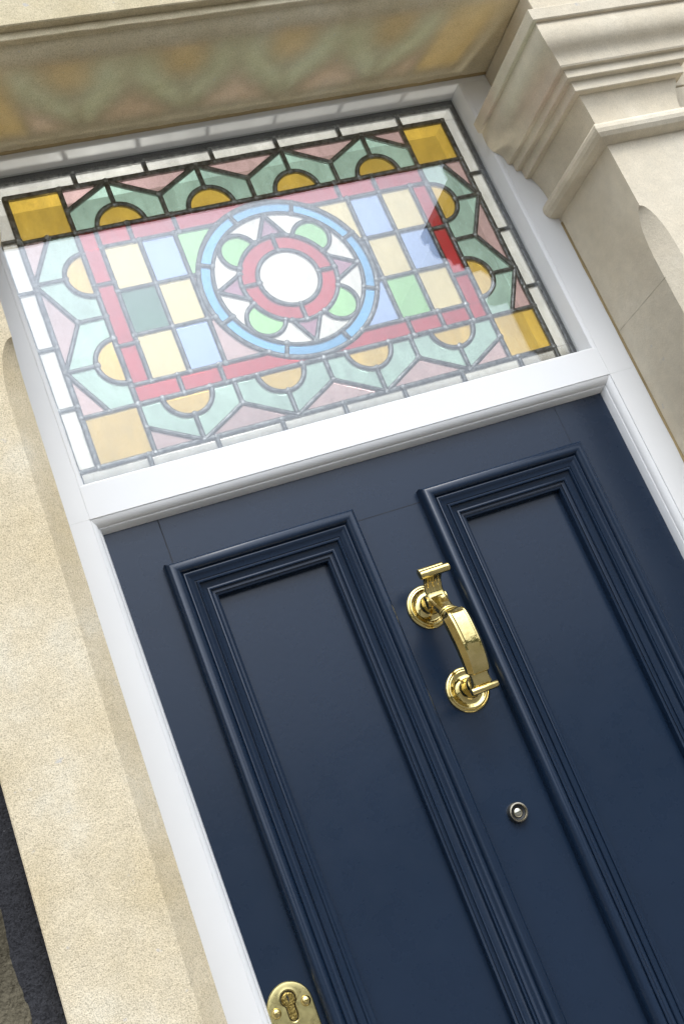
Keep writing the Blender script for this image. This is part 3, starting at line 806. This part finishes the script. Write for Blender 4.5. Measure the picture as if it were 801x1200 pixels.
# escutcheon with euro cylinder
EXc, EZc = -.0045, -.7525
def stadium(cx, zc_top, r, zc_bot, n=24, rb=None):
    rb = rb or r
    return [(cx+r*math.cos(PI*k/n), zc_top+r*math.sin(PI*k/n)) for k in range(n+1)] + [(cx+rb*math.cos(PI+PI*k/n), zc_bot+rb*math.sin(PI+PI*k/n)) for k in range(n+1)]
def keyhole(cx, zc, r, w, zb, n=22):
    a = math.asin(w/r); pts = []
    for k in range(n+1):
        q = lerp(-PI/2+a, 3*PI/2-a, k/n); pts.append((cx+r*math.cos(q), zc+r*math.sin(q)))
    for k in range(0, 13):
        q = PI+PI*k/12; pts.append((cx+w*math.cos(q), zb+w*math.sin(q)))
    return pts
def plate(outer, inner, prof_o, d_in):
    """outer rim loop and inner hole loop bridged through resampled rings"""
    bm = bmesh.new(); n = len(outer)
    cx = sum(p[0] for p in inner)/len(inner); cz = sum(p[1] for p in inner)/len(inner)
    return bm
def resample(pts, n, start_ang, c):
    # closed loop resampled by ray angle about c
    out = []
    for k in range(n):
        q = start_ang+2*PI*k/n; best = None
        dx, dz = math.cos(q), math.sin(q)
        for i in range(len(pts)):
            a, b = pts[i], pts[(i+1) % len(pts)]
            ex, ez = b[0]-a[0], b[1]-a[1]; det = dx*(-ez)+dz*ex
            if abs(det) < 1e-14: continue
            rx_, rz_ = a[0]-c[0], a[1]-c[1]
            t = (rx_*(-ez)+rz_*ex)/det; s = (dx*rz_-dz*rx_)/det
            if t > 0 and -1e-6 <= s <= 1+1e-6 and (best is None or t > best): best = t
        out.append((c[0]+dx*best, c[1]+dz*best))
    return out
ecs = (EXc, EZc-.004)
outer = stadium(EXc, EZc, .0285, EZc-.0450); inner = keyhole(EXc, -.7440, .0093, .0056, -.7640)
NN = 160
oL = resample(outer, NN, .001, ecs); iL = resample(inner, NN, .001, ecs)
bm = bmesh.new(); rings = []
def ringat(L, y, k=1.0): return [bm.verts.new((ecs[0]+(x-ecs[0])*k, y, ecs[1]+(z-ecs[1])*k)) for x, z in L]
rings.append(ringat(oL, YD)); rings.append(ringat(oL, YD-.0022)); rings.append(ringat(oL, YD-.0036, .965)); rings.append(ringat(oL, YD-.0040, .92))
rings.append([bm.verts.new((x, YD-.0040, z)) for x, z in [(lerp(a[0], b[0], .62), lerp(a[1], b[1], .62)) for a, b in zip(oL, [(ecs[0]+(p[0]-ecs[0])*1.18, ecs[1]+(p[1]-ecs[1])*1.12) for p in iL])]])
rings.append(ringat([(ecs[0]+(p[0]-ecs[0])*1.18, ecs[1]+(p[1]-ecs[1])*1.12) for p in iL], YD-.0046))
rings.append(ringat([(ecs[0]+(p[0]-ecs[0])*1.06, ecs[1]+(p[1]-ecs[1])*1.04) for p in iL], YD-.0038)); rings.append(ringat(iL, YD-.0005))
for a, b in zip(rings, rings[1:]):
    for i in range(NN): bm.faces.new((a[i], a[(i+1) % NN], b[(i+1) % NN], b[i]))
es = link('escutcheon', bm, M_brass2, door); smooth_by_angle(es, 35)
bm = bmesh.new(); slab(bm, keyhole(EXc, -.7440, .0085, .0048, -.7640), YD-.0022, YD, 0)
cy = link('lock_cylinder', bm, M_oldbrass, es)
bm = bmesh.new(); lathe(bm, [(.0075, .0022), (.0074, .0034), (.0066, .0038), (0, .0038)], (EXc, YD, -.7440), 36); link('cylinder_plug', bm, M_oldbrass, es)
bm = bmesh.new()
kp = [(-.0009, .0048), (.0009, .0048), (.0006, .0022), (.0014, .0014), (.0004, .0002), (.0011, -.0012), (.0002, -.0026), (-.0010, -.0026), (-.0003, -.0012), (-.0013, -.0002), (-.0005, .0012), (-.0012, .0024)]
slab(bm, [(EXc+x, -.7440+z) for x, z in kp], YD-.0041, YD-.0037, 0); link('key_slot', bm, M_dark, es)
for sx, sz in ((.0150, -.7535), (-.0235, -.7535)):
    bm = bmesh.new(); c = (sx, YD-.0040, sz)
    lathe(bm, [(.0064, -.0004), (.0058, .0012), (.0040, .0026), (.0010, .0031), (0, .0031)], c, 28); o = link('screw', bm, M_brass, es, smooth=True)
    bm = bmesh.new(); box(bm, sx-.0042, sx+.0042, YD-.0072, YD-.0062, sz-.0005, sz+.0005)
    bm2 = bm; link('screw_slot', bm2, M_oldbrass, o)

# ------------------------------------------------------------------ camera
cam = bpy.data.cameras.new('camera'); co = bpy.data.objects.new('camera', cam); COL.objects.link(co); S.camera = co
Rr = Vector((.90455234, -.21619496, -.36748443)); Ru = Vector((.27233253, -.37020553, .88813448)); Rf = Vector((.32805497, .90344209, .27599336))
mw = Matrix((( Rr[0], Ru[0], -Rf[0], -.23140), (Rr[1], Ru[1], -Rf[1], -1.48045), (Rr[2], Ru[2], -Rf[2], -.62064), (0, 0, 0, 1)))
co.matrix_world = mw
cam.sensor_fit = 'VERTICAL'; cam.sensor_height = 24; cam.lens = 24*1319.87/1200
cam.clip_start = .01; cam.clip_end = 2000

# ------------------------------------------------------------------ light
w = bpy.data.worlds.new('World'); S.world = w; w.use_nodes = True; nt = w.node_tree; nt.nodes.clear()
wo = nt.nodes.new('ShaderNodeOutputWorld'); bg = nt.nodes.new('ShaderNodeBackground')
sky = nt.nodes.new('ShaderNodeTexSky'); sky.sky_type = 'NISHITA'; sky.sun_disc = False
SE, SA = math.radians(52), math.radians(176)      # elevation, azimuth of the veiled sun (from +Y clockwise)
sky.sun_elevation = SE; sky.sun_rotation = SA; sky.air_density = 1.0; sky.dust_density = 3.0; sky.ozone_density = 1.0
# thin high cloud over the blue: procedural, laid out by sky direction
tc = nt.nodes.new('ShaderNodeTexCoord'); cn = nt.nodes.new('ShaderNodeTexNoise'); cn.inputs['Scale'].default_value = 2.2; cn.inputs['Detail'].default_value = 6; cn.inputs['Roughness'].default_value = .55
nt.links.new(tc.outputs['Generated'], cn.inputs['Vector'])
cr = nt.nodes.new('ShaderNodeValToRGB'); cr.color_ramp.elements[0].position = .30; cr.color_ramp.elements[0].color = (.72, .72, .72, 1); cr.color_ramp.elements[1].position = .65; cr.color_ramp.elements[1].color = (.95, .95, .95, 1)
nt.links.new(cn.outputs[0], cr.inputs[0])
mx = nt.nodes.new('ShaderNodeMix'); mx.data_type = 'RGBA'; nt.links.new(cr.outputs[0], mx.inputs[0]); nt.links.new(sky.outputs[0], mx.inputs[6]); mx.inputs[7].default_value = (7.6, 8.0, 8.8, 1)
# bright aureole of the veiled sun in the cloud
sv = Vector((math.sin(SA)*math.cos(SE), math.cos(SA)*math.cos(SE), math.sin(SE)))
dp = nt.nodes.new('ShaderNodeVectorMath'); dp.operation = 'DOT_PRODUCT'; nt.links.new(tc.outputs['Generated'], dp.inputs[0]); dp.inputs[1].default_value = sv
mxx = nt.nodes.new('ShaderNodeMath'); mxx.operation = 'MAXIMUM'; mxx.inputs[1].default_value = 0; nt.links.new(dp.outputs['Value'], mxx.inputs[0])
pw = nt.nodes.new('ShaderNodeMath'); pw.operation = 'POWER'; pw.inputs[1].default_value = 6.0; nt.links.new(mxx.outputs[0], pw.inputs[0])
au = nt.nodes.new('ShaderNodeMix'); au.data_type = 'RGBA'; au.blend_type = 'ADD'; au.inputs[0].default_value = 1
sc = nt.nodes.new('ShaderNodeVectorMath'); sc.operation = 'SCALE'; sc.inputs[0].default_value = (35.0, 38.5, 44.5); nt.links.new(pw.outputs[0], sc.inputs['Scale'])
nt.links.new(mx.outputs[2], au.inputs[6]); nt.links.new(sc.outputs[0], au.inputs[7])
nt.links.new(au.outputs[2], bg.inputs[0]); bg.inputs[1].default_value = .12; nt.links.new(bg.outputs[0], wo.inputs[0])
sd = bpy.data.lights.new('sun', 'SUN'); sd.energy = 1.2; sd.angle = math.radians(16); sd.color = (1, .94, .84)
so = bpy.data.objects.new('sun', sd); COL.objects.link(so)
d = Vector((math.sin(SA)*math.cos(SE), math.cos(SA)*math.cos(SE), math.sin(SE)))
so.rotation_euler = d.to_track_quat('Z', 'Y').to_euler()
# lit lamp in the hallway: throws the glass colours on to the lintel soffit
ld = bpy.data.lights.new('hall_lamp', 'POINT'); ld.energy = 92; ld.shadow_soft_size = .11; ld.color = (1, .96, .9)
lo = bpy.data.objects.new('hall_lamp', ld); COL.objects.link(lo); lo.location = (.42, 1.07, -.22)

S.render.engine = 'CYCLES'
S.cycles.max_bounces = 12; S.cycles.transparent_max_bounces = 24; S.cycles.glossy_bounces = 6; S.cycles.transmission_bounces = 8; S.cycles.sample_clamp_indirect = 6
S.view_settings.view_transform = 'Standard'; S.view_settings.look = 'None'; S.view_settings.exposure = .02; S.view_settings.gamma = 1
